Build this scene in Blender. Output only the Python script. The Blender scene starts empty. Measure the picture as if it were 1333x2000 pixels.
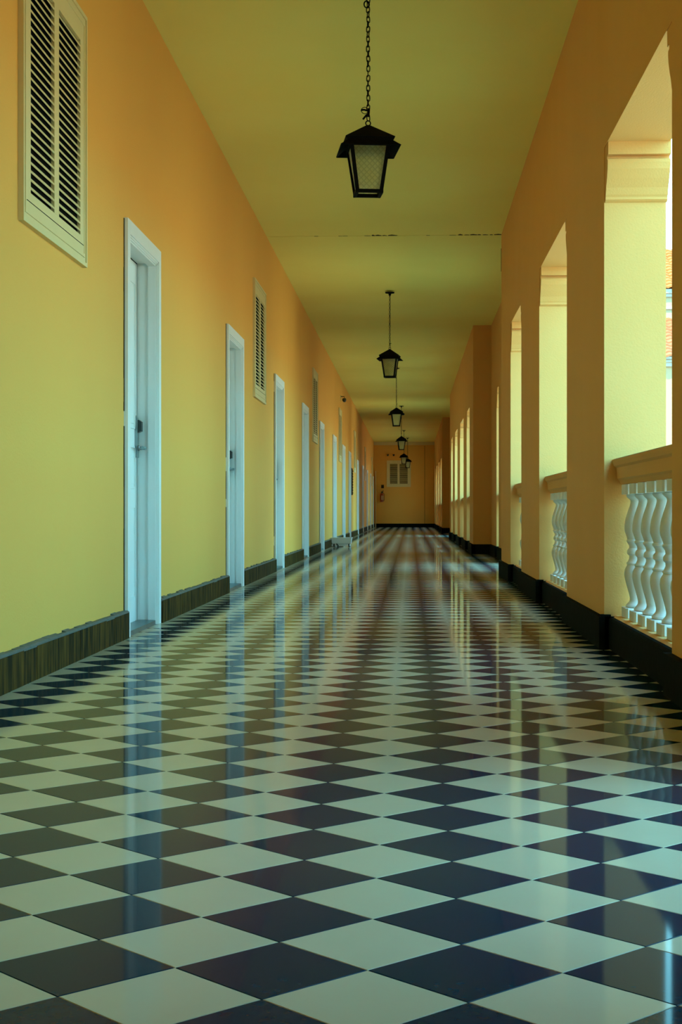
import bpy, bmesh, math, random
from mathutils import Vector, Matrix
random.seed(7)
sc = bpy.context.scene
C = sc.collection
# ------------------------------------------------------------------ camera
EYE = 0.67
cd = bpy.data.cameras.new('camera'); cam = bpy.data.objects.new('camera', cd); C.objects.link(cam)
cd.sensor_fit = 'HORIZONTAL'; cd.sensor_width = 24.0; cd.lens = 24.0*3000/1333
cd.shift_y = -2/1333; cd.clip_start = 0.05; cd.clip_end = 400
cam.location = (0, 0, EYE); cam.rotation_euler = (math.pi/2, 0, math.atan(136.5/3000))
sc.camera = cam
# ------------------------------------------------------------------ sky, sun, exposure
w = bpy.data.worlds.new('sky'); sc.world = w; w.use_nodes = True
bg = w.node_tree.nodes['Background']
wn = w.node_tree.nodes; wk = w.node_tree.links
tcw = wn.new('ShaderNodeTexCoord'); sx = wn.new('ShaderNodeSeparateXYZ'); rp = wn.new('ShaderNodeValToRGB')
wk.new(tcw.outputs['Generated'], sx.inputs[0]); wk.new(sx.outputs[2], rp.inputs[0]); wk.new(rp.outputs[0], bg.inputs[0])
rp.color_ramp.elements[0].color = (0.30, 0.90, 1.0, 1); rp.color_ramp.elements[0].position = 0.0
rp.color_ramp.elements[1].color = (0.10, 0.42, 0.80, 1); rp.color_ramp.elements[1].position = 0.85
e_ = rp.color_ramp.elements.new(0.35); e_.color = (0.24, 0.78, 1.0, 1)
bg.inputs[1].default_value = 6.6
sd = bpy.data.lights.new('sun', 'SUN'); sd.energy = 17; sd.angle = 0.009; sd.color = (1.0, 0.70, 0.30)
sun = bpy.data.objects.new('sun', sd); C.objects.link(sun)
sun.rotation_euler = Vector((-0.55, -0.55, 1.0)).to_track_quat('Z', 'Y').to_euler()
sc.view_settings.view_transform = 'Standard'; sc.view_settings.look = 'None'
sc.view_settings.gamma = 1.0; sc.view_settings.use_curve_mapping = False
sc.view_settings.exposure = 0.5
sc.cycles.max_bounces = 16; sc.cycles.diffuse_bounces = 12; sc.cycles.glossy_bounces = 5
sc.cycles.transmission_bounces = 8; sc.cycles.transparent_max_bounces = 8
sc.cycles.sample_clamp_indirect = 8.0

# ------------------------------------------------------------------ materials
def mat(name, col, rough=0.6, spec=0.5, metal=0.0, noise=None, bump=None, coat=None, trans=None):
    """noise=(scale, amount, second colour); bump=(scale, strength, distance)"""
    m = bpy.data.materials.new(name); m.use_nodes = True
    nt = m.node_tree; b = nt.nodes['Principled BSDF']
    b.inputs['Base Color'].default_value = (*col, 1); b.inputs['Roughness'].default_value = rough
    b.inputs['Specular IOR Level'].default_value = spec; b.inputs['Metallic'].default_value = metal
    geo = nt.nodes.new('ShaderNodeNewGeometry')
    if noise:
        n = nt.nodes.new('ShaderNodeTexNoise'); n.inputs['Scale'].default_value = noise[0]; n.inputs['Detail'].default_value = 6
        r = nt.nodes.new('ShaderNodeMapRange'); r.inputs[1].default_value = 0.35; r.inputs[2].default_value = 0.7
        r.inputs[3].default_value = 0; r.inputs[4].default_value = noise[1]
        mx = nt.nodes.new('ShaderNodeMix'); mx.data_type = 'RGBA'
        mx.inputs[6].default_value = (*col, 1); mx.inputs[7].default_value = (*noise[2], 1)
        if len(noise) > 3:
            mp = nt.nodes.new('ShaderNodeMapping'); mp.inputs['Scale'].default_value = noise[3]
            nt.links.new(geo.outputs['Position'], mp.inputs[0]); nt.links.new(mp.outputs[0], n.inputs['Vector'])
        else:
            nt.links.new(geo.outputs['Position'], n.inputs['Vector'])
        nt.links.new(n.outputs[0], r.inputs[0]); nt.links.new(r.outputs[0], mx.inputs[0])
        nt.links.new(mx.outputs[2], b.inputs['Base Color'])
    if bump:
        n2 = nt.nodes.new('ShaderNodeTexNoise'); n2.inputs['Scale'].default_value = bump[0]; n2.inputs['Detail'].default_value = 4
        bp = nt.nodes.new('ShaderNodeBump'); bp.inputs['Strength'].default_value = bump[1]; bp.inputs['Distance'].default_value = bump[2]
        nt.links.new(geo.outputs['Position'], n2.inputs['Vector']); nt.links.new(n2.outputs[0], bp.inputs['Height'])
        nt.links.new(bp.outputs[0], b.inputs['Normal'])
    if coat:
        b.inputs['Coat Weight'].default_value = coat[0]; b.inputs['Coat IOR'].default_value = 1.15; b.inputs['Coat Roughness'].default_value = coat[1]
    if trans:
        b.inputs['Transmission Weight'].default_value = trans[0]; b.inputs['IOR'].default_value = trans[1]
    return m
WALLC = (0.82, 0.425, 0.09)
M_wall = mat('yellow_plaster', WALLC, 0.85, 0.2, noise=(1.3, 0.5, (0.80, 0.39, 0.08), (1, 1, .35)), bump=(110, 0.25, 0.004))
M_arcade = mat('yellow_arcade_plaster', (0.73, 0.39, 0.125), 0.85, 0.2, noise=(2.0, 0.5, (0.70, 0.36, 0.10)), bump=(110, 0.25, 0.004))
M_ceil = mat('ceiling_paint', (0.90, 0.77, 0.21), 0.9, 0.1, noise=(0.9, 0.6, (0.88, 0.71, 0.17)), bump=(60, 0.2, 0.003))
M_white = mat('white_paint', (0.80, 0.82, 0.80), 0.45, 0.3, noise=(6, 0.3, (0.74, 0.75, 0.70)))
M_cream = mat('cream_paint', (0.72, 0.60, 0.30), 0.5, 0.2, noise=(6, 0.3, (0.66, 0.53, 0.24)))
M_balu = mat('white_cast_stone', (0.72, 0.72, 0.68), 0.6, 0.3, noise=(12, 0.25, (0.70, 0.68, 0.60)))
M_black = mat('black_stone', (0.006, 0.007, 0.007), 0.8, 0.02, noise=(30, 0.5, (0.014, 0.016, 0.014)))
M_basetile = mat('brown_black_base_tile', (0.018, 0.014, 0.007), 0.75, 0.03, noise=(18, 0.8, (0.15, 0.075, 0.014), (1, 1.6, .22)))
M_capst = mat('grey_cap_stone', (0.10, 0.12, 0.11), 0.55, 0.4, noise=(25, 0.6, (0.05, 0.06, 0.055)))
M_thresh = mat('blue_grey_threshold_stone', (0.05, 0.11, 0.12), 0.3, 0.5, noise=(25, 0.6, (0.02, 0.035, 0.035)))
M_tw = mat('ivory_floor_tile', (0.50, 0.45, 0.30), 0.35, 0.03, noise=(5, 0.5, (0.46, 0.40, 0.26)), bump=(2.2, 0.05, 0.01), coat=(0.62, 0.055))
M_tb = mat('black_floor_tile', (0.002, 0.019, 0.038), 0.42, 0.0, noise=(40, 0.5, (0.003, 0.032, 0.056)), bump=(2.2, 0.05, 0.01), coat=(0.66, 0.055))  # blue of the sky's sheen is put into the base colour
M_grout = mat('dark_grout', (0.05, 0.05, 0.045), 0.8, 0.2)
M_iron = mat('black_iron', (0.005, 0.004, 0.003), 0.75, 0.04, bump=(80, 0.3, 0.002))
M_dark = mat('dark_gap', (0.004, 0.004, 0.003), 0.9, 0.05)
M_crack = mat('crack_dirt', (0.05, 0.03, 0.012), 0.9, 0.05)
M_chrome = mat('satin_chrome', (0.30, 0.36, 0.37), 0.3, 0.5, metal=0.9)
M_plastic = mat('black_plastic', (0.01, 0.016, 0.014), 0.3, 0.5)
M_case = mat('white_case_plastic', (0.78, 0.8, 0.78), 0.4, 0.5)
M_red = mat('red_cylinder_paint', (0.35, 0.04, 0.01), 0.35, 0.5)
M_labelp = mat('pale_label', (0.75, 0.6, 0.3), 0.6, 0.3)
M_roof = mat('terracotta_tile', (0.24, 0.075, 0.015), 0.8, 0.2, noise=(1.5, 0.8, (0.28, 0.11, 0.03)))
M_roof2 = mat('pink_terracotta_tile', (0.20, 0.07, 0.03), 0.8, 0.2, noise=(1.5, 0.8, (0.24, 0.10, 0.05)))
M_facade = mat('pale_yellow_facade', (0.27, 0.22, 0.14), 0.9, 0.2)
M_trim = mat('pale_blue_white_trim', (0.26, 0.27, 0.26), 0.7, 0.3)
M_pave = mat('courtyard_paving', (0.50, 0.42, 0.27), 0.9, 0.2, noise=(0.6, 0.5, (0.42, 0.36, 0.24)))
# frosted lantern glass with a lattice relief
M_glass = mat('frosted_lattice_glass', (0.95, 0.95, 0.72), 0.30, 0.3, trans=(1.0, 1.10))
nt = M_glass.node_tree; b = nt.nodes['Principled BSDF']
tc = nt.nodes.new('ShaderNodeTexCoord'); hs = []
for rz in (45, -45):
    mp = nt.nodes.new('ShaderNodeMapping'); mp.inputs['Rotation'].default_value = (0, math.radians(rz), 0)
    wv = nt.nodes.new('ShaderNodeTexWave'); wv.inputs['Scale'].default_value = 15; wv.wave_profile = 'SIN'; wv.bands_direction = 'X'
    nt.links.new(tc.outputs['Object'], mp.inputs[0]); nt.links.new(mp.outputs[0], wv.inputs[0]); hs.append(wv)
mm = nt.nodes.new('ShaderNodeMath'); mm.operation = 'MAXIMUM'
nt.links.new(hs[0].outputs['Fac'], mm.inputs[0]); nt.links.new(hs[1].outputs['Fac'], mm.inputs[1])
bp = nt.nodes.new('ShaderNodeBump'); bp.inputs['Strength'].default_value = 1.0; bp.inputs['Distance'].default_value = 0.004
nt.links.new(mm.outputs[0], bp.inputs['Height']); nt.links.new(bp.outputs[0], b.inputs['Normal'])
rr = nt.nodes.new('ShaderNodeValToRGB'); nt.links.new(mm.outputs[0], rr.inputs[0]); nt.links.new(rr.outputs[0], b.inputs['Base Color'])
rr.color_ramp.elements[0].position = 0.80; rr.color_ramp.elements[0].color = (0.95, 0.95, 0.72, 1)
rr.color_ramp.elements[1].position = 0.97; rr.color_ramp.elements[1].color = (0.72, 0.74, 0.54, 1)
tl = nt.nodes.new('ShaderNodeBsdfTranslucent'); ms = nt.nodes.new('ShaderNodeMixShader'); ms.inputs[0].default_value = 0.42
nt.links.new(rr.outputs[0], tl.inputs[0]); nt.links.new(b.outputs[0], ms.inputs[1]); nt.links.new(tl.outputs[0], ms.inputs[2])
nt.links.new(ms.outputs[0], nt.nodes['Material Output'].inputs[0])

# ------------------------------------------------------------------ helpers
class MB:
    def __init__(s): s.v = []; s.f = []; s.mi = []
    def add(s, vs, fs, mi=0):
        o = len(s.v); s.v += [tuple(v) for v in vs]; s.f += [tuple(i+o for i in f) for f in fs]; s.mi += [mi]*len(fs)
    def box(s, x0, x1, y0, y1, z0, z1, mi=0):
        if x0 > x1: x0, x1 = x1, x0
        if y0 > y1: y0, y1 = y1, y0
        s.add([(x0,y0,z0),(x1,y0,z0),(x1,y1,z0),(x0,y1,z0),(x0,y0,z1),(x1,y0,z1),(x1,y1,z1),(x0,y1,z1)],
              [(0,3,2,1),(4,5,6,7),(0,1,5,4),(1,2,6,5),(2,3,7,6),(3,0,4,7)], mi); return s
    def prism(s, poly, axis, a0, a1, mi=0):
        """extrude a 2-D polygon along an axis: x -> poly is (y,z); y -> (x,z); z -> (x,y)"""
        def P(p, a): return {'x': (a, p[0], p[1]), 'y': (p[0], a, p[1]), 'z': (p[0], p[1], a)}[axis]
        n = len(poly)
        s.add([P(p, a0) for p in poly]+[P(p, a1) for p in poly],
              [tuple(range(n)), tuple(range(2*n-1, n-1, -1))]+[(i, i+n, (i+1) % n+n, (i+1) % n) for i in range(n)], mi); return s
    def frustum(s, c, w0, d0, z0, w1, d1, z1, mi=0):
        x, y = c; q = lambda w, d, z: [(x-w/2,y-d/2,z),(x+w/2,y-d/2,z),(x+w/2,y+d/2,z),(x-w/2,y+d/2,z)]
        s.add(q(w0,d0,z0)+q(w1,d1,z1), [(0,3,2,1),(4,5,6,7),(0,1,5,4),(1,2,6,5),(2,3,7,6),(3,0,4,7)], mi); return s
    def bar(s, p, q, r, up=(0,0,1), r2=None):
        p, q = Vector(p), Vector(q); d = (q-p).normalized(); u = Vector(up)
        if abs(d.dot(u)) > .95: u = Vector((0,1,0))
        a = d.cross(u).normalized(); bb = d.cross(a).normalized(); r2 = r2 or r
        vs = [p+a*sx*r+bb*sy*r2 for sx, sy in ((-1,-1),(1,-1),(1,1),(-1,1))]+[q+a*sx*r+bb*sy*r2 for sx, sy in ((-1,-1),(1,-1),(1,1),(-1,1))]
        s.add(vs, [(0,3,2,1),(4,5,6,7),(0,1,5,4),(1,2,6,5),(2,3,7,6),(3,0,4,7)]); return s
    def lathe(s, prof, n=20, c=(0,0,0)):
        o = []; 
        for r, z in prof:
            o += [(c[0]+r*math.cos(2*math.pi*i/n), c[1]+r*math.sin(2*math.pi*i/n), c[2]+z) for i in range(n)]
        fs = [(k*n+i, k*n+(i+1) % n, (k+1)*n+(i+1) % n, (k+1)*n+i) for k in range(len(prof)-1) for i in range(n)]
        fs += [tuple(range(n-1, -1, -1)), tuple(range((len(prof)-1)*n, len(prof)*n))]
        s.add(o, fs); return s
    def tube(s, pts, r, n=6, closed=False):
        pts = [Vector(p) for p in pts]; m = len(pts); vs = []
        for k, p in enumerate(pts):
            if closed: d = (pts[(k+1) % m]-pts[k-1])
            else: d = pts[min(k+1, m-1)]-pts[max(k-1, 0)]
            d.normalize(); u = Vector((0,1,0)) if abs(d.y) < .9 else Vector((1,0,0))
            a = d.cross(u).normalized(); bb = d.cross(a)
            vs += [p+(a*math.cos(2*math.pi*i/n)+bb*math.sin(2*math.pi*i/n))*r for i in range(n)]
        K = m if closed else m-1
        fs = [(k*n+i, k*n+(i+1) % n, ((k+1) % m)*n+(i+1) % n, ((k+1) % m)*n+i) for k in range(K) for i in range(n)]
        if not closed: fs += [tuple(range(n-1, -1, -1)), tuple(range((m-1)*n, m*n))]
        s.add(vs, fs); return s
    def mesh(s, name, mats, smooth=False):
        me = bpy.data.meshes.new(name); me.from_pydata(s.v, [], s.f)
        for m in (mats if isinstance(mats, (list, tuple)) else [mats]): me.materials.append(m)
        me.polygons.foreach_set('material_index', s.mi)
        bm = bmesh.new(); bm.from_mesh(me); bmesh.ops.recalc_face_normals(bm, faces=bm.faces); bm.to_mesh(me); bm.free()
        if smooth:
            me.polygons.foreach_set('use_smooth', [True]*len(me.polygons))
            me.set_sharp_from_angle(angle=math.radians(38))
        me.update(); return me
    def build(s, name, mats, parent=None, smooth=False, kind=None):
        return link(name, s.mesh(name, mats, smooth), parent, kind)
def link(name, me, parent=None, kind=None, loc=None, rot=None):
    o = bpy.data.objects.new(name, me); C.objects.link(o)
    if parent: o.parent = parent
    if kind: o['kind'] = kind
    if loc: o.location = loc
    if rot: o.rotation_euler = rot
    return o
def tag(o, label, cat, group=None, kind=None):
    o['label'] = label; o['category'] = cat
    if group: o['group'] = group
    if kind: o['kind'] = kind
    return o
def thing(name, label, cat, loc=(0,0,0), group=None, kind=None, rot=None):
    o = bpy.data.objects.new(name, None); o.empty_display_size = .1; C.objects.link(o); o.location = loc
    if rot: o.rotation_euler = rot
    return tag(o, label, cat, group, kind)

# ------------------------------------------------------------------ layout of the gallery (metres)
XL, XA, XB, XRA, XRB = -1.515, 0.945, 0.965, 1.245, 1.262   # left wall, arcade faces, recess faces
Y0, Y1 = -9.0, 62.8
TH = 0.30
def zceil(y): return 3.556 if y < 16.2 else 3.535-(y-16.2)*0.0009
doors = [(8.05,9.13),(12.53,13.72),(16.95,18.11),(21.3,22.48),(25.34,26.55),(29.66,30.95),(33.84,35.1),(37.3,38.5),
         (43.04,44.2),(47.7,48.9),(52.4,53.7),(56.72,57.95),(60.9,62.1)]
wins = [(5.86,7.03),(14.67,15.81),(23.54,24.7),(32.1,33.3),(40.6,41.75),(50.05,51.2),(58.9,60.0)]
def dtop(y): return 2.22-0.0032*(y-8)
def wz(y): return (1.792-0.0028*(y-6), 2.945-0.0040*(y-6))
arc = {  # piers and openings of each arcade block
 'A': (XA, [(-9,-5.7),(-3.75,2.35),(3.78,5.61),(7.56,9.36),(11.36,13.2),(14.61,16.09)]),  # long second pier closes an unseen opening to darken the near floor
 'B': (XB, [(23.85,25.3),(26.65,28.2),(30.25,31.85),(33.8,35.45),(36.85,38.0)]),
 'C': (XB, [(46.7,48.3),(50.1,51.85),(54.2,55.9),(58.5,60.4),(61.7,62.8)])}
head = {'A': 2.446, 'B': 2.375, 'C': 2.34}

# ------------------------------------------------------------------ floor
floor = MB().box(XL-.25, XRB+TH+.05, Y0, Y1+.2, -.30, -.003).build('floor', M_grout)
tag(floor, 'checkerboard floor of polished ivory and black tiles laid diagonally', 'floor', kind='structure')
SA = SB = 0.1995
def ab(i, j): return (-0.2047+.14145*(i-j), 2.0999+.14070*(i+j))
def clip(poly, x0, x1, y0, y1):
    for ax, lim, sg in ((0,x0,1),(0,x1,-1),(1,y0,1),(1,y1,-1)):
        out = []
        for k in range(len(poly)):
            p, q = poly[k-1], poly[k]; dp, dq = sg*(p[ax]-lim), sg*(q[ax]-lim)
            if (dp >= 0) != (dq >= 0):
                t = dp/(dp-dq); out.append((p[0]+t*(q[0]-p[0]), p[1]+t*(q[1]-p[1])))
            if dq >= 0: out.append(q)
        poly = out
        if not poly: break
    return poly
GAP = 0.0006; CH = 0.0011
def tile_mb(cx, cy, mb, mi=0, z=0.0):
    r2 = 2**.5
    def ring(ins, zz):
        ha, hb = SA/2-ins, SB/2-ins
        return [(cx+(da*ha-db*hb)/r2, cy+(da*ha+db*hb)/r2, zz) for da, db in ((-1,-1),(1,-1),(1,1),(-1,1))]
    mb.add(ring(GAP, -.012)+ring(GAP, z-CH*.7)+ring(GAP+CH, z), [(0,1,5,4),(1,2,6,5),(2,3,7,6),(3,0,4,7),(4,5,9,8),(5,6,10,9),(6,7,11,10),(7,4,8,11),(8,9,10,11)], mi)
me_t = []
for mi, m in enumerate((M_tb, M_tw)):
    q = MB(); tile_mb(0, 0, q); me_t.append(q.mesh('floor_tile', m))
XF0, XF1 = XL+.01, XRB+.01
full = []; rest = MB()
for i in range(-70, 260):
    for j in range(-70, 260):
        P = [ab(i,j), ab(i+1,j), ab(i+1,j+1), ab(i,j+1)]
        cx = sum(p[0] for p in P)/4; cy = sum(p[1] for p in P)/4
        if cy < Y0+.2 or cy > Y1+.1 or cx < XF0-.15 or cx > XF1+.15: continue
        mi = (i+j) % 2
        inx = min(p[0] for p in P) > XF0 and max(p[0] for p in P) < XF1
        vis = cy > 1.75 and abs((cx+.0455*cy)/cy) < .26 and cx < XA
        if inx and vis and cy < 12: full.append((cy, cx, mi))
        elif inx and cy < Y1-.2: tile_mb(cx, cy, rest, mi)
        else:
            Q = clip(P, XF0, XF1, Y0, Y1)
            if len(Q) > 2: rest.prism(Q, 'z', -.012, 0, mi)
full.sort()
for k, (cy, cx, mi) in enumerate(full):
    if k < 300: link('floor_tile', me_t[mi], floor, loc=(cx, cy, 0), rot=(random.gauss(0,.0007), random.gauss(0,.0007), 0))
    else: tile_mb(cx, cy, rest, mi)
rest.build('floor_tiles', [M_tb, M_tw], floor, kind='stuff')

# ------------------------------------------------------------------ ceiling
mb = MB(); mb.box(XL-.25, XRA+.25, Y0, 16.10, 3.556, 3.80)
ceil1 = mb.build('ceiling', M_ceil); tag(ceil1, 'near stretch of greenish cream plaster ceiling up to the crack', 'ceiling', kind='structure')
mb = MB(); ys = [16.113, Y1+.2]
za, zb = zceil(16.2)+.02, zceil(Y1)
mb.add([(XL-.25,ys[0],za),(XRB+.32,ys[0],za),(XRB+.32,ys[1],zb),(XL-.25,ys[1],zb),(XL-.25,ys[0],3.8),(XRB+.32,ys[0],3.8),(XRB+.32,ys[1],3.8),(XL-.25,ys[1],3.8)],
       [(0,3,2,1),(4,5,6,7),(0,1,5,4),(1,2,6,5),(2,3,7,6),(3,0,4,7)])
ceil2 = mb.build('ceiling', M_ceil); tag(ceil2, 'far stretch of plaster ceiling beyond the transverse crack', 'ceiling', kind='structure')
mb = MB()     # crumbled edge along the joint
x = XL+.5
while x < XA-.02:
    L = random.uniform(.03, .10); near = x > .45
    if near or random.random() < .35 or abs(x+.35) < .14:
        wd = random.uniform(.012, .06) if (near or abs(x+.35) < .12) else .006
        mb.prism([(x,16.1-wd*.5),(x+L*.4,16.1-wd),(x+L,16.1-wd*.3),(x+L,16.112),(x,16.112)], 'z', 3.5545, 3.557)
    x += L+random.uniform(0, .03)
mb.build('crack', M_crack, ceil1)
MB().box(XA-.004, XA+.01, 16.088, 16.096, 3.17, 3.41).build('crack', M_crack, ceil1)
# unseen mass over and beside the gallery, added to keep the sun off
mb = MB(); mb.box(-7, XRA+.45, Y0-1, Y1+1, 3.81, 4.35)
mb.box(-7, XL-.26, Y0-1, Y1+1, -.3, 3.81)
tag(mb.build('sun_blocker', M_facade), 'unseen roof and side mass around the gallery, added to block the sun', 'roof', kind='structure')

# ------------------------------------------------------------------ left wall
mb = MB(); cuts = []
CW = 0.06
for a, b_ in doors: cuts.append((a+CW, b_-CW, 'd'))
for a, b_ in wins: cuts.append((a+.05, b_-.05, 'w'))
cuts.sort(); y = Y0
for a, b_, k in cuts:
    mb.box(XL-.25, XL, y, a, -.02, 3.62)
    if k == 'd': mb.box(XL-.25, XL, a, b_, dtop(a)-CW, 3.62)
    else:
        z0, z1 = wz(a); mb.box(XL-.25, XL, a, b_, -.02, z0+.05); mb.box(XL-.25, XL, a, b_, z1-.05, 3.62)
    y = b_
mb.box(XL-.25, XL, y, Y1+.2, -.02, 3.62)
wl = mb.build('wall_left', M_wall); tag(wl, 'long yellow plaster wall with white doors and louvred windows', 'wall', kind='structure')

# baseboard left: single tiles near, joined further on
BH = 0.148
bl = thing('baseboard_left', 'brown-black tiled baseboard along the left wall between the doors', 'baseboard', kind='structure')
runs = []; y = Y0
for a, b_ in doors: runs.append((y, a-.004)); y = b_+.004
runs.append((y, Y1))
tile_me = {}
stuff = MB(); capm = MB()
for (a, b_) in runs:
    n = max(1, round((b_-a)/.2)); p = (b_-a)/n
    for k in range(n):
        t0 = a+k*p
        if 4.5 < t0 < 17:
            j = random.uniform(-.0012, .0012)
            key = round(p, 4)
            if key not in tile_me:
                q = MB(); h = p/2-.0015
                q.add([(-.03,-h,0),(0,-h,0),(0,h,0),(-.03,h,0),(-.03,-h,.134),(0,-h,.134),(0,h,.134),(-.03,h,.134)],
                      [(0,3,2,1),(4,5,6,7),(0,1,5,4),(1,2,6,5),(2,3,7,6),(3,0,4,7)])
                tile_me[key] = q.mesh('base_tile', M_basetile)
            link('base_tile', tile_me[key], bl, loc=(XL+.031+j, t0+p/2, 0))
        else: stuff.box(XL, XL+.031, t0+.0015, t0+p-.0015, 0, .134)
    # worn mortar cap with a sloping, slightly ragged back edge
    m = max(2, int((b_-a)/.12)); pr = []
    for k in range(m):
        u0, u1 = a+(b_-a)*k/m, a+(b_-a)*(k+1)/m; e = random.uniform(-.006, .006) if a < 20 else 0
        capm.prism([(XL-.001,.13),(XL+.030,.13),(XL+.030,.138),(XL+.022,.1445),(XL-.001,.1475+e)], 'y', u0, u1)
stuff.build('base_tiles', M_basetile, bl, kind='stuff')
capm.build('mortar_cap', M_capst, bl)

# ------------------------------------------------------------------ doors
def make_door(n, a, b_, label, detail):
    d = thing('door_%d' % n, label, 'door', (XL, a, 0), kind='structure')
    W = b_-a; T = dtop(a); cw = .075; pj = .022
    def upright(y0, y1, sgn):
        q = MB()
        # flat casing, then three mouldings stepping into the reveal
        q.box(-.001, pj, y0, y1, 0, T)
        return q
    q = MB().box(0, pj, 0, cw, 0, T)
    for k in range(3): q.box(-.012*(k+1)-.004, pj-.006*(k+1), cw, cw+.009*(k+1), 0, T-cw)
    q.build('casing', M_white, d)
    q = MB().box(0, pj, W-cw, W, 0, T)
    for k in range(3): q.box(-.012*(k+1)-.004, pj-.006*(k+1), W-cw-.009*(k+1), W-cw, 0, T-cw)
    q.build('casing', M_white, d)
    q = MB().box(0, pj, cw, W-cw, T-cw, T)
    for k in range(3): q.box(-.012*(k+1)-.004, pj-.006*(k+1), cw+.009*k, W-cw-.009*k, T-cw-.009*(k+1), T-cw)
    q.build('head_casing', M_white, d)
    q = MB(); i0, i1, it = cw-.012, W-cw+.012, T-cw+.012
    q.box(-.20, -.003, i0-.012, i0+.02, 0, it); q.box(-.20, -.003, i1-.02, i1+.012, 0, it); q.box(-.20, -.003, i0, i1, it-.02, it+.012)
    q.box(-.20, -.125, i0+.02, i0+.035, 0, it-.02); q.box(-.20, -.125, i1-.035, i1-.02, 0, it-.02)
    q.build('jamb', M_white, d)
    # leaf with raised panels
    l0, l1, lt = i0+.023, i1-.026, it-.026
    q = MB().box(-.145, -.108, l0, l1, .012, lt)
    mid = (l0+l1)/2
    for (p0, p1) in ((l0+.09, mid-.03), (mid+.03, l1-.09)):
        for (z0, z1) in ((.16, .70), (.80, 1.05), (1.15, lt-.12)):
            q.box(-.108, -.101, p0, p1, z0, z0+.012); q.box(-.108, -.101, p0, p1, z1-.012, z1)
            q.box(-.108, -.101, p0, p0+.012, z0, z1); q.box(-.108, -.101, p1-.012, p1, z0, z1)
            q.box(-.108, -.104, p0+.03, p1-.03, z0+.03, z1-.03)
    lf = q.build('door_leaf', M_white, d)
    q = MB().box(-.150, -.1075, l1, l1+.007, .012, lt+.004); q.box(-.150, -.1075, l0, l1, lt, lt+.006)
    q.build('gap_shade', M_dark, d)  # black strips stand in for the shade in the gap round the leaf
    # threshold stone with a rounded far corner
    pts = [(-.10, i0+.02), (.012, i0+.02)]
    ye = i1-.03
    for k in range(7):
        t = math.pi/2*k/6; pts.append((.012-.06+.06*math.cos(t), ye-.06+.06*math.sin(t)))
    pts += [(-.10, ye)]
    MB().prism(pts, 'z', 0, .026).build('threshold', M_thresh, d)
    q = MB(); z = 0
    if detail:
        while z < T-.02:
            h = random.uniform(.03, .16)
            if random.random() < .94: q.box(-.002, .004, -.006-random.uniform(0,.006), .002, z, min(T, z+h))
            z += h
    else: q.box(-.002, .003, -.007, .002, 0, T)
    q.build('plaster_joint', M_crack, d)
    # lock plate, card reader and lever near the far edge
    yl = l1-.045; zc = 1.02
    q = MB().box(-.108, -.092, yl-.03, yl+.028, zc-.035, zc+.19)
    q.prism([(-.108, zc+.19), (-.092, zc+.19), (-.108, zc+.215)], 'y', yl-.03, yl+.028)
    hd = q.build('lock_plate', M_chrome, lf)
    if detail:
        q = MB().prism([(-.092, zc+.11), (-.070, zc+.12), (-.070, zc+.175), (-.082, zc+.185), (-.092, zc+.185)], 'y', yl-.026, yl+.024).build('card_reader', M_plastic, lf)
        q = MB().tube([(-.092, yl, zc+.02), (-.052, yl, zc+.02)], .011, 10)
        q.tube([(-.054, yl+.008, zc+.02), (-.050, yl-.02, zc+.02), (-.048, yl-.11, zc+.02)], .009, 10)
        q.build('lever_handle', M_chrome, lf, smooth=True)
        ro = MB().lathe([(.017, 0), (.017, .006), (.012, .010)], 14, (0,0,0)).build('handle_rose', M_chrome, lf)
        ro.location = (-.092, yl, zc+.02); ro.rotation_euler = (0, math.pi/2, 0)
    return d
ordw = ['nearest', 'second', 'third', 'fourth', 'fifth', 'sixth', 'seventh', 'eighth', 'ninth', 'tenth', 'eleventh', 'twelfth', 'farthest']
extra = ['with chrome lever lock and black card reader', 'just before the second louvred window', 'just past the second louvred window',
         'just before the third louvred window', 'past the third louvred window', 'beside the low white case on the floor',
         'just past the small security camera', 'just before the dark wall panel', 'past the dark wall panel', 'far along the wall', 'far along the wall', 'two from the end wall', 'beside the end wall']
for k, (a, b_) in enumerate(doors):
    w1 = ordw[k]
    lab = 'white panelled door on the left, %s from the viewer, %s' % (w1, extra[k]) if 0 < k < 12 else 'white panelled door on the left, %s, %s' % (w1, extra[k])
    make_door(k+1, a, b_, lab, k < 3)

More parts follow.
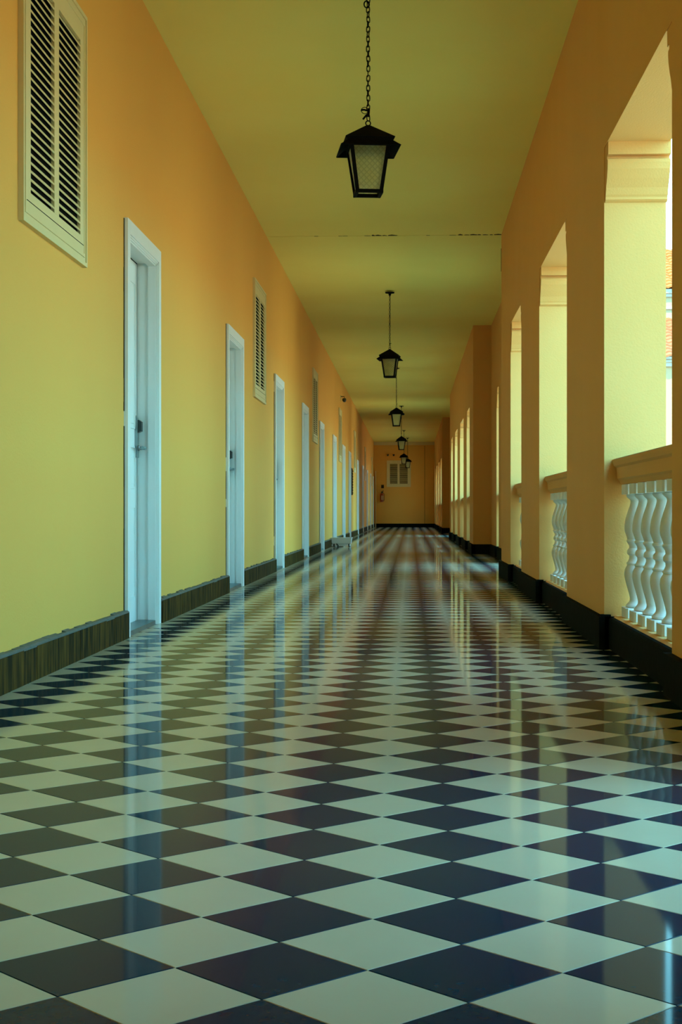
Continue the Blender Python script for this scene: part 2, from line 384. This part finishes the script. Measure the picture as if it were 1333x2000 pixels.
# ------------------------------------------------------------------ louvred windows
slat_cache = {}
def slat_poly():   # cross-section (depth, height): outer edge down
    return [(-.013, .0175), (-.010, .0200), (.0015, .0075), (.002, .002), (-.001, 0)]
def make_window(n, wd, ht, label, loc, rotz, single, M, pitch=.0335, sill=True):
    """local frame: x = 0 at the wall face, +x towards the room, y along the wall"""
    o = thing('window_%d' % n, label, 'window', loc, kind='structure', rot=(0, 0, rotz))
    q = MB(); c = .055
    for (w0, w1, p) in ((0, .018, .023), (.018, .040, .017), (.040, c, .021)):
        q.box(0, p, w0, w1, w0, ht-w0); q.box(0, p, wd-w1, wd-w0, w0, ht-w0)
        q.box(0, p, w1, wd-w1, w0, w1); q.box(0, p, w1, wd-w1, ht-w1, ht-w0)
    q.build('casing', M, o)
    q = MB(); s0, s1, st = c, c+.075, .018
    q.box(-.03, st, s0, s1, s0, ht-s0); q.box(-.03, st, wd-s1, wd-s0, s0, ht-s0)
    q.box(-.03, st, s1, wd-s1, s0, s0+.075); q.box(-.03, st, s1, wd-s1, ht-s0-.085, ht-s0)
    mc = wd*.49
    q.box(-.03, st+.0005, mc-.042, mc+.042, s0+.075, ht-s0-.085)
    q.build('sash', M, o)
    q = MB(); q.box(-.012, st+.001, s0+.01, wd-s0-.01, s0+.036, s0+.039); q.build('rail_groove', M_dark, o)
    MB().box(-.030, .003, s0-.02, wd-s0+.02, s0-.02, ht-s0+.02).build('shade_board', M_dark, o)  # black board close behind the slats stands in for the unlit room
    z = s0+.09; zs = []
    while z < ht-s0-.10: zs.append(z); z += pitch
    st_ = MB()
    for (p0, p1) in ((s1, mc-.042), (mc+.042, wd-s1)):
        for z in zs:
            if single:
                key = (round(p1-p0, 4), M.name)
                if key not in slat_cache: slat_cache[key] = MB().prism(slat_poly(), 'y', 0, p1-p0).mesh('slat', M)
                link('slat', slat_cache[key], o, loc=(.0165, p0, z))
            else: st_.prism([(x+.0165, zz+z) for x, zz in slat_poly()], 'y', p0, p1)
    if not single: st_.build('slats', M, o, kind='stuff')
    return o
wl_lab = ['cream louvred shutter window high on the left wall, nearest the viewer, cut by the frame',
          'louvred window on the left wall between the second and third doors',
          'louvred window on the left wall between the fourth and fifth doors',
          'louvred window on the left wall under the small security camera',
          'louvred window on the left wall, fifth from the viewer',
          'louvred window on the left wall, sixth from the viewer', 'louvred window on the left wall nearest the end wall']
for k, (a, b_) in enumerate(wins):
    z0, z1 = wz(a)
    make_window(k+1, b_-a, z1-z0, wl_lab[k], (XL, a, z0), 0, k < 2, M_cream)

# ------------------------------------------------------------------ arcade (right wall)
wr = thing('wall_right', 'yellow plaster arcade wall with square openings on the right', 'wall', kind='structure')
bs = thing('baseboard_right', 'black stone baseboard stepping round the arcade piers', 'baseboard', kind='structure')
PR = .028; BR = .155
def rough_base(q, x0, x1, y0, y1, z=BR):
    q.box(x0, x1, y0, y1, 0, z)
def capital(px, y, sgn, zt, parent, x1=None):
    """stepped bracket moulding at the head of an opening; sgn = direction it projects"""
    p = [(0,zt-.270),(.012,zt-.265),(.022,zt-.258),(.022,zt-.246),(.030,zt-.236),(.045,zt-.205),(.075,zt-.165),(.100,zt-.125),(.108,zt-.095),
         (.108,zt-.080),(.082,zt-.078),(.082,zt-.062),(.125,zt-.060),(.128,zt-.030),(.128,zt+.002),(0,zt+.002)]
    q = MB().prism([(y+sgn*a, z) for a, z in p], 'x', px+.004, x1 or px+TH+.004)
    return q.build('capital', M_arcade, parent)
openings = []
for blk, (px, piers) in arc.items():
    hz = head[blk]
    for k, (a, b_) in enumerate(piers):
        zt = 3.60
        x1 = px+TH
        if (blk in 'BC' and k == 0): x1 = XRB+TH
        pr = MB().box(px, x1, a, b_, -.02, zt).build('pier', M_arcade, wr)
        if k > 0: capital(px, a, -1, hz, pr)
        if k < len(piers)-1: capital(px, b_, 1, hz, pr)
        q = MB()
        rough_base(q, px-PR, px+.03, a-PR*.0 - (PR if k > 0 or blk != 'A' else 0), b_+PR)
        if k > 0: q.box(px, px+.05, a-PR, a+.02, 0, BR)
        if k < len(piers)-1: q.box(px, px+.05, b_-.02, b_+PR, 0, BR)
        if blk in 'BC' and k == 0: q.box(px-PR, XRB+.05, a-PR, a+.02, 0, BR)
        if k == len(piers)-1 and blk != 'C': q.box(px, XRB, b_-.02, b_+PR, 0, BR)
        # chipped mortar lump on the top of the corner
        if a > 4 and a < 15 and k > 0: q.prism([(px-.018,a-PR+.002),(px+.03,a-PR+.004),(px+.02,a+.02),(px-.02,a+.015)], 'z', BR-.005, BR+.010)
        q.build('base_block', M_black, bs)
    for k in range(len(piers)-1):
        a, b_ = piers[k][1], piers[k+1][0]
        MB().box(px, px+TH, a, b_, hz, 3.60).build('lintel', M_arcade, wr)
        openings.append((blk, k, px, a, b_))
# recessed bays between the blocks
for (x0, ya, yb, door0, door1, slit) in ((XRA, 16.09, 23.85, 17.2, 19.7, (21.85, 22.4)), (XRB, 38.0, 46.7, 39.6, 42.2, None)):
    ops = [(door0, door1, 'd')]+([(slit[0], slit[1], 's')] if slit else [])
    y = ya-.02
    for (a, b_, k) in ops:
        pr = MB().box(x0, x0+TH, y, a, -.02, 3.60).build('recess_wall', M_arcade, wr)
        MB().box(x0, x0+TH, a, b_, 2.44, 3.60).build('lintel', M_arcade, wr)
        MB().box(x0-PR, x0+.03, y, a+PR, 0, BR).build('base_block', M_black, bs)
        if k == 's': openings.append(('R', 0, x0, a, b_)); capital(x0, b_, 0.6, 2.44, pr)
        y = b_
    pr = MB().box(x0, x0+TH, y, yb+.02, -.02, 3.60).build('recess_wall', M_arcade, wr)
    if slit: capital(x0, y, -1, 2.44, pr)
    MB().box(x0-PR, x0+.03, y-PR, yb, 0, BR).build('base_block', M_black, bs)

# balustrades
prof = [(.079,0),(.079,0)]
BP = [(.050,.046),(.068,.050),(.069,.058),(.060,.068),(.052,.078),(.050,.090),(.054,.112),(.063,.145),(.072,.178),(.077,.206),(.074,.230),(.064,.248),
      (.062,.252),(.066,.255),(.066,.262),(.060,.266),(.053,.284),(.054,.296),(.0625,.304),(.0635,.314),(.0615,.322),(.053,.332),(.054,.344),(.061,.356),
      (.066,.362),(.066,.369),(.061,.373),(.065,.385),(.0755,.415),(.0765,.438),(.072,.468),(.062,.502),(.052,.530),(.047,.552),(.049,.562),(.060,.572),(.066,.580),(.066,.586),(.05,.590)]
q = MB().lathe(BP, 28)
def rblock(q, z0, z1, h=.080, c=.010):
    pts = [(-h+c,-h),(h-c,-h),(h,-h+c),(h,h-c),(h-c,h),(-h+c,h),(-h,h-c),(-h,-h+c)]
    q.prism(pts, 'z', z0, z1)
rblock(q, 0, .047); rblock(q, .588, .636)
ME_B = q.mesh('baluster', M_balu, smooth=True)
q = MB().lathe(BP[::2]+[BP[-1]], 12); rblock(q, 0, .047); rblock(q, .588, .636)
ME_B2 = q.mesh('baluster', M_balu, smooth=True)
names = {('A',0): 'behind the viewer, out of frame',
         ('A',2): 'in the nearest opening in view', ('A',3): 'in the second opening from the viewer', ('A',4): 'in the third opening from the viewer',
         ('R',0): 'in the narrow slit of the recessed bay', ('B',0): 'in the first opening past the first projecting pier', ('B',1): 'in the second opening past the first projecting pier',
         ('B',2): 'in the third opening past the first projecting pier', ('B',3): 'in the fourth opening past the first projecting pier',
         ('C',0): 'in the first opening past the second projecting pier', ('C',1): 'in the second opening past the second projecting pier',
         ('C',2): 'in the third opening past the second projecting pier', ('C',3): 'in the last opening before the end wall'}
for blk, k, px, a, b_ in openings:
    if (blk, k) == ('A', 1): continue      # full-height doorway beside the viewer
    t = thing('balustrade', 'white balustrade with yellow handrail '+names[(blk,k)], 'balustrade', (px, a, 0), 'balustrades along the arcade')
    L = b_-a
    # handrail
    r0, zt = .040, .920
    pf = [(r0,zt),(r0,zt-.012),(r0+.006,zt-.030),(r0+.018,zt-.040),(r0+.020,zt-.058),(r0+.022,zt-.092),(r0+.032,zt-.102),(r0+.040,zt-.120),(r0+.060,zt-.124)]
    pf2 = pf+[(.31-x, z) for x, z in reversed(pf)]
    MB().prism(pf2, 'y', .001, L-.001).build('handrail', M_arcade, t)
    MB().box(r0+.008, .302, .001, L-.001, zt, zt+.004).build('rail_capping', M_trim, t)
    q = MB().prism([(.040,-.02),(.040,.150),(.055,.160),(.31,.162),(.31,-.02)], 'y', .0, L); q.build('sill', M_arcade, t)
    MB().prism([(.018,0),(.018,.140),(.026,.150),(.046,.152),(.046,0)], 'y', PR, L-PR).build('plinth', M_black, t)
    # balusters
    sp = .262; n = max(1, int((L-.05)/sp)); off = .155 if L > 1 else L/2
    for j in range(n):
        yy = L-off-j*sp
        if yy < .085 and j: break
        link('baluster', ME_B if -1 < a < 17 else ME_B2, t, loc=(.153, yy, .161))

# ------------------------------------------------------------------ end wall and back wall
we = MB().box(XL-.25, XRB+TH, Y1, Y1+.25, -.02, 3.6).build('wall_end', M_wall)
tag(we, 'yellow end wall of the gallery with a louvred window', 'wall', kind='structure')
MB().box(.558, .572, Y1-.004, Y1+.01, BR, 3.33).build('joint_line', M_crack, we)
bk = MB().box(XL-.25, XRA+.25, Y0-.25, Y0, -.02, 3.6).build('wall_back', M_wall)
tag(bk, 'yellow plaster wall closing the gallery behind the viewer', 'wall', kind='structure')
tag(MB().box(XL, XB, Y1-.035, Y1, 0, .155).build('baseboard_end', M_black), 'black stone baseboard along the end wall', 'baseboard', kind='structure')
tag(MB().box(XL, XB, Y1-.06, Y1, 3.36, 3.52).build('trim_2', M_cream), 'pale cornice band across the top of the end wall', 'cornice', kind='structure')
tag(MB().box(-1.455, -1.42, Y1-.10, Y1, 0, 2.3).build('trim_3', M_cream), 'pale vertical strip in the left corner of the end wall', 'trim', kind='structure')
make_window(8, .985, 1.08, 'cream louvred window in the end wall above the gallery floor', (-.985, Y1, 1.655), -math.pi/2, False, M_cream, .045)

# fire extinguisher on the end wall
fe = thing('fire_extinguisher', 'small red fire extinguisher hung on the end wall', 'extinguisher', (-1.18, Y1-.10, 0))
MB().lathe([(.05,1.04),(.068,1.05),(.07,1.08),(.07,1.34),(.055,1.38),(.025,1.40)], 16).build('cylinder', M_red, fe, smooth=True)
q = MB().box(-.03,.03,-.02,.02,1.40,1.44); q.bar((-.02,0,1.45),(.07,-.02,1.50),.009); q.bar((-.02,0,1.44),(.07,-.02,1.45),.009); q.build('valve', M_plastic, fe)
MB().tube([(.03,-.03,1.42),(.10,-.04,1.36),(.095,-.03,1.2),(.085,-.02,1.08)], .010, 6).build('hose', M_plastic, fe)
MB().prism([(-.02,-.0695),(.05,-.052),(.052,-.056),(-.02,-.074)], 'z', 1.12, 1.30).build('instruction_label', M_labelp, fe)
MB().box(-.02,.02,.06,.10,1.3,1.36).build('bracket', M_iron, fe)
sg = tag(MB().box(-1.21, -1.10, Y1-.012, Y1, 1.60, 1.74).build('sign_plate', M_crack), 'small dark plate on the end wall above the fire extinguisher', 'sign')
el = thing('emergency_light', 'pair of tiny dark spotlights on the end wall above the window', 'light', (-.82, Y1, 2.93))
MB().box(-.16,.16,-.05,0,-.05,.05).build('housing', M_wall, el)
MB().lathe([(.02,-.0),(.045,.05),(.045,.07)], 10, (-.12,-.08,-.02)).build('spotlight', M_plastic, el)
MB().lathe([(.02,-.0),(.045,.05),(.045,.07)], 10, (.12,-.08,-.02)).build('spotlight', M_plastic, el)

# security camera on left wall
cm = thing('security_camera', 'small dark security camera on a bracket high on the left wall', 'camera', (XL, 33.0, 3.06))
MB().box(0, .012, -.05, .05, -.02, .10).build('wall_plate', M_cream, cm)
MB().tube([(.01,0,.07),(.085,0,.07),(.085,0,.03)], .009, 8).build('arm', M_crack, cm)
MB().lathe([(.004,-.05),(.03,-.04),(.043,-.015),(.045,.01),(.035,.03),(.01,.04)], 14, (.085,0,0)).build('dome', M_plastic, cm, smooth=True)
# dark panel seen edge-on
dp = thing('wall_panel', 'narrow dark slatted panel on the left wall between the eighth and ninth doors', 'panel', (XL, 39.2, 1.08))
MB().box(0, .02, -.35, .35, 0, .68).build('backing', M_crack, dp)
q = MB()
for k in range(9): q.box(.02, .032, -.32, .32, .03+k*.07, .075+k*.07)
q.build('slats', M_basetile, dp, kind='stuff')

# white case on the floor
cs = thing('equipment_case', 'low white case on short feet standing on the floor by the left wall', 'case', (-1.30, 28.9, 0))
MB().frustum((0,0), .35, .30, .055, .385, .33, .165).build('body', M_case, cs)
MB().box(-.20,.20,-.175,.175,.165,.172).build('lid', M_case, cs)
MB().box(-.185,.155,-.14,.14,.012,.045).build('tray', M_case, cs)
for (fx, fy) in ((-.14,-.13),(.14,-.13),(-.14,.13),(.14,.13)):
    MB().lathe([(.012,0),(.016,.01),(.016,.055)], 10, (fx,fy,0)).build('foot', M_plastic, cs)
MB().tube([(-.09,-.16,.055),(-.08,-.18,.04),(-.06,-.18,.022),(-.07,-.18,.0)], .012, 6).build('latch', M_plastic, cs)

# ------------------------------------------------------------------ lanterns
q = MB(); pts = []
for k in range(14):
    t = 2*math.pi*k/14; cx_ = .0085*math.cos(t); cz = .0085*math.sin(t)+(.0085 if math.sin(t) > 0.01 else -.0085 if math.sin(t) < -.01 else 0)
    pts.append((cx_, 0, cz))
ME_LINK = MB().tube(pts, .0027, 6, closed=True).mesh('chain_link', M_iron, smooth=True)
def make_lantern(x, y, apex, ceil, rot, label, first=False):
    t = thing('lantern', label, 'lantern', (x, y, apex), 'wrought iron lanterns hanging along the ceiling', rot=(0, 0, rot))
    # roof: pyramid, upright band, lower skirt
    q = MB()
    q.frustum((0,0), .262, .262, -.088, .012, .012, 0)
    q.frustum((0,0), .238, .238, -.112, .262, .262, -.0885)
    q.build('roof', M_iron, t)
    q = MB()     # four sloping sheets, open underneath
    for k in range(4):
        m_ = Matrix.Rotation(k*math.pi/2, 3, 'Z')
        P_ = [(-.118,-.118,-.104),(.118,-.118,-.104),(.159,-.159,-.138),(-.159,-.159,-.138),(-.115,-.115,-.108),(.115,-.115,-.108),(.155,-.155,-.142),(-.155,-.155,-.142)]
        q.add([m_ @ Vector(p) for p in P_], [(0,1,2,3),(7,6,5,4),(0,4,5,1),(1,5,6,2),(2,6,7,3),(3,7,4,0)])
    q.build('eave', M_iron, t)
    wt, wb, z1, z0 = .212, .140, -.113, -.372
    for sx, sy in ((-1,-1),(1,-1),(1,1),(-1,1)):
        MB().bar((sx*(wt/2-.008), sy*(wt/2-.008), z1), (sx*(wb/2-.008), sy*(wb/2-.008), z0), .0095).build('corner_bar', M_iron, t)
    for z, w_, nm in ((z1-.008, wt, 'upper_frame'), (z0+.008, wb+.004, 'lower_frame')):
        q = MB()
        for s in (-1, 1):
            q.bar((-w_/2, s*(w_/2-.007), z), (w_/2, s*(w_/2-.007), z), .009); q.bar((s*(w_/2-.007), -w_/2, z), (s*(w_/2-.007), w_/2, z), .009)
        q.build(nm, M_iron, t)
    for k in range(4):
        a = k*math.pi/2; q = MB(); ht, hb = wt/2-.018, wb/2-.016; e = .0015
        dt, db = wt/2-.010, wb/2-.010
        q.add([(-hb,-db-e,z0+.014),(hb,-db-e,z0+.014),(ht,-dt-e,z1-.014),(-ht,-dt-e,z1-.014),(-hb,-db+e,z0+.014),(hb,-db+e,z0+.014),(ht,-dt+e,z1-.014),(-ht,-dt+e,z1-.014)],
              [(0,1,2,3),(7,6,5,4),(0,4,5,1),(1,5,6,2),(2,6,7,3),(3,7,4,0)])
        o = q.build('glass_pane', M_glass, t); o.rotation_euler = (0, 0, a)
    pts = [(.013*math.cos(2*math.pi*k/14), 0, .010+.013*math.sin(2*math.pi*k/14)) for k in range(14)]
    MB().tube(pts, .0032, 6, closed=True).build('top_ring', M_iron, t)
    z = .040; k = 0; top = ceil-apex
    while z < top-.02:
        link('chain_link', ME_LINK, t, loc=(random.uniform(-.001,.001), 0, z), rot=(0, random.gauss(0,.05), (math.pi/2)*(k % 2)+.25+random.gauss(0,.15)-rot))
        z += .0262; k += 1
    MB().lathe([(.012,-.045),(.016,-.03),(.02,-.016),(.058,-.012),(.062,-.004),(.062,0)], 20, (0,0,top)).build('canopy', M_iron, t)
    # twisted wire tie above the ring
    q = MB(); loop = [(-.018+.020*math.cos(a_), .004*math.sin(3*a_), .078+.017*math.sin(a_)) for a_ in [2*math.pi*i/12 for i in range(12)]]
    if first:
        q.tube(loop, .0020, 5, closed=True)
        q.tube([(-.036,0,.080),(-.022,.004,.083),(-.006,0,.078),(.004,0,.086)], .0052, 6)
        q.tube([(.004,-.003,.062),(-.010,-.004,.052),(-.028,-.002,.030)], .0052, 6); q.tube([(0,0,.045),(.003,.002,.07),(.004,0,.09)], .0068, 6)
    else:
        q.tube([(-.004,0,.05),(.004,.002,.07),(.02,0,.073)], .004, 5)
    q.build('wire_tie', M_iron, t)
    return t
LN = [(-.228, 8.2, 2.730, 3.556, .13, 'black iron lantern nearest the viewer, on a long chain'),
      (-.275, 20.1, 2.787, 3.531, -.10, 'second black lantern from the viewer, canopy plate visible on the ceiling'),
      (-.288, 30.7, 2.735, 3.522, .05, 'third black lantern from the viewer, middle of the row'),
      (-.256, 41.6, 2.695, 3.512, .08, 'fourth black lantern from the viewer, above the end window'),
      (-.243, 54.0, 2.690, 3.500, -.06, 'fifth black lantern, small, in front of the end window'),
      (-.125, 59.5, 2.710, 3.496, .10, 'farthest black lantern, half hidden behind the fifth one')]
for k, (x, y, ap, cz, r, lab) in enumerate(LN): make_lantern(x, y, ap, cz-.001, r, lab, k == 0)
# larger snap ring in the nearest chain
for o in [o for o in C.objects if o.name == 'lantern']:
    pts = [(-.008+.014*math.cos(2*math.pi*k/14), 0, .645+.018*math.sin(2*math.pi*k/14)) for k in range(14)]
    MB().tube(pts, .0036, 6, closed=True).build('snap_ring', M_iron, o)

# ------------------------------------------------------------------ outside
g = MB().box(XRA+.45, 120, -60, 140, -.6, -.35).build('ground', M_pave)
tag(g, 'sunlit courtyard paving outside the arcade', 'ground', kind='structure')
wg = thing('building', 'pale yellow building with two terracotta roofs seen through the nearest opening', 'building', (0, 0, 0))
WX0, WX1 = 5.4, 26.0
MB().box(WX0, WX1, 45.4, 58, -.35, 5.05).build('lower_wall', M_facade, wg)
MB().box(WX0, WX1, 48.0, 58, 5.0, 7.35).build('upper_wall', M_facade, wg)
q = MB(); q.box(WX0-.1, WX1, 45.3, 45.5, 4.90, 5.02); q.box(WX0-.15, WX1, 45.22, 45.5, 5.02, 5.10); q.box(WX0-.2, WX1, 45.12, 45.5, 5.10, 5.18); q.build('lower_cornice', M_trim, wg)
q = MB(); q.box(WX0-.1, WX1, 47.93, 48.1, 7.30, 7.40); q.box(WX0-.2, WX1, 47.85, 48.1, 7.40, 7.53); q.build('upper_cornice', M_trim, wg)
MB().box(WX0, WX1, 47.94, 48.02, 6.92, 6.99).build('string_course', M_trim, wg)
def troof(name, ya, za, yb, zb, rows, m):
    q = MB(); nx = int((WX1-WX0)/.05); per = .24
    for r in range(rows):
        t0, t1 = r/rows, (r+1)/rows
        y_0, z_0 = ya+(yb-ya)*t0, za+(zb-za)*t0; y_1, z_1 = ya+(yb-ya)*t1, za+(zb-za)*t1
        vs = []
        for k in range(nx+1):
            xx = WX0-.2+k*(WX1-WX0+.3)/nx; hgt = .045*abs(math.sin(math.pi*xx/per+r*.08))
            vs += [(xx, y_0-.03, z_0+hgt+.035), (xx, y_1+.01, z_1+hgt), (xx, y_0-.03, z_0+hgt-.02)]
        fs = []
        for k in range(nx): fs += [(3*k, 3*k+3, 3*k+4, 3*k+1), (3*k+2, 3*k+5, 3*k+3, 3*k)]
        q.add(vs, fs)
    me = bpy.data.meshes.new(name); me.from_pydata(q.v, [], q.f); me.materials.append(m)
    o = link(name, me, wg, kind='stuff'); return o
troof('lower_roof_tiles', 45.08, 5.16, 48.0, 6.62, 12, M_roof2)
troof('upper_roof_tiles', 47.80, 7.55, 51.2, 9.3, 14, M_roof)
MB().prism([(45.15,5.1),(48.05,6.55),(48.05,5.1)], 'x', WX0-.05, WX1).build('lower_roof_body', M_facade, wg)
MB().prism([(47.85,7.5),(51.2,9.2),(54.8,7.5)], 'x', WX0-.05, WX1).build('upper_roof_body', M_roof, wg)
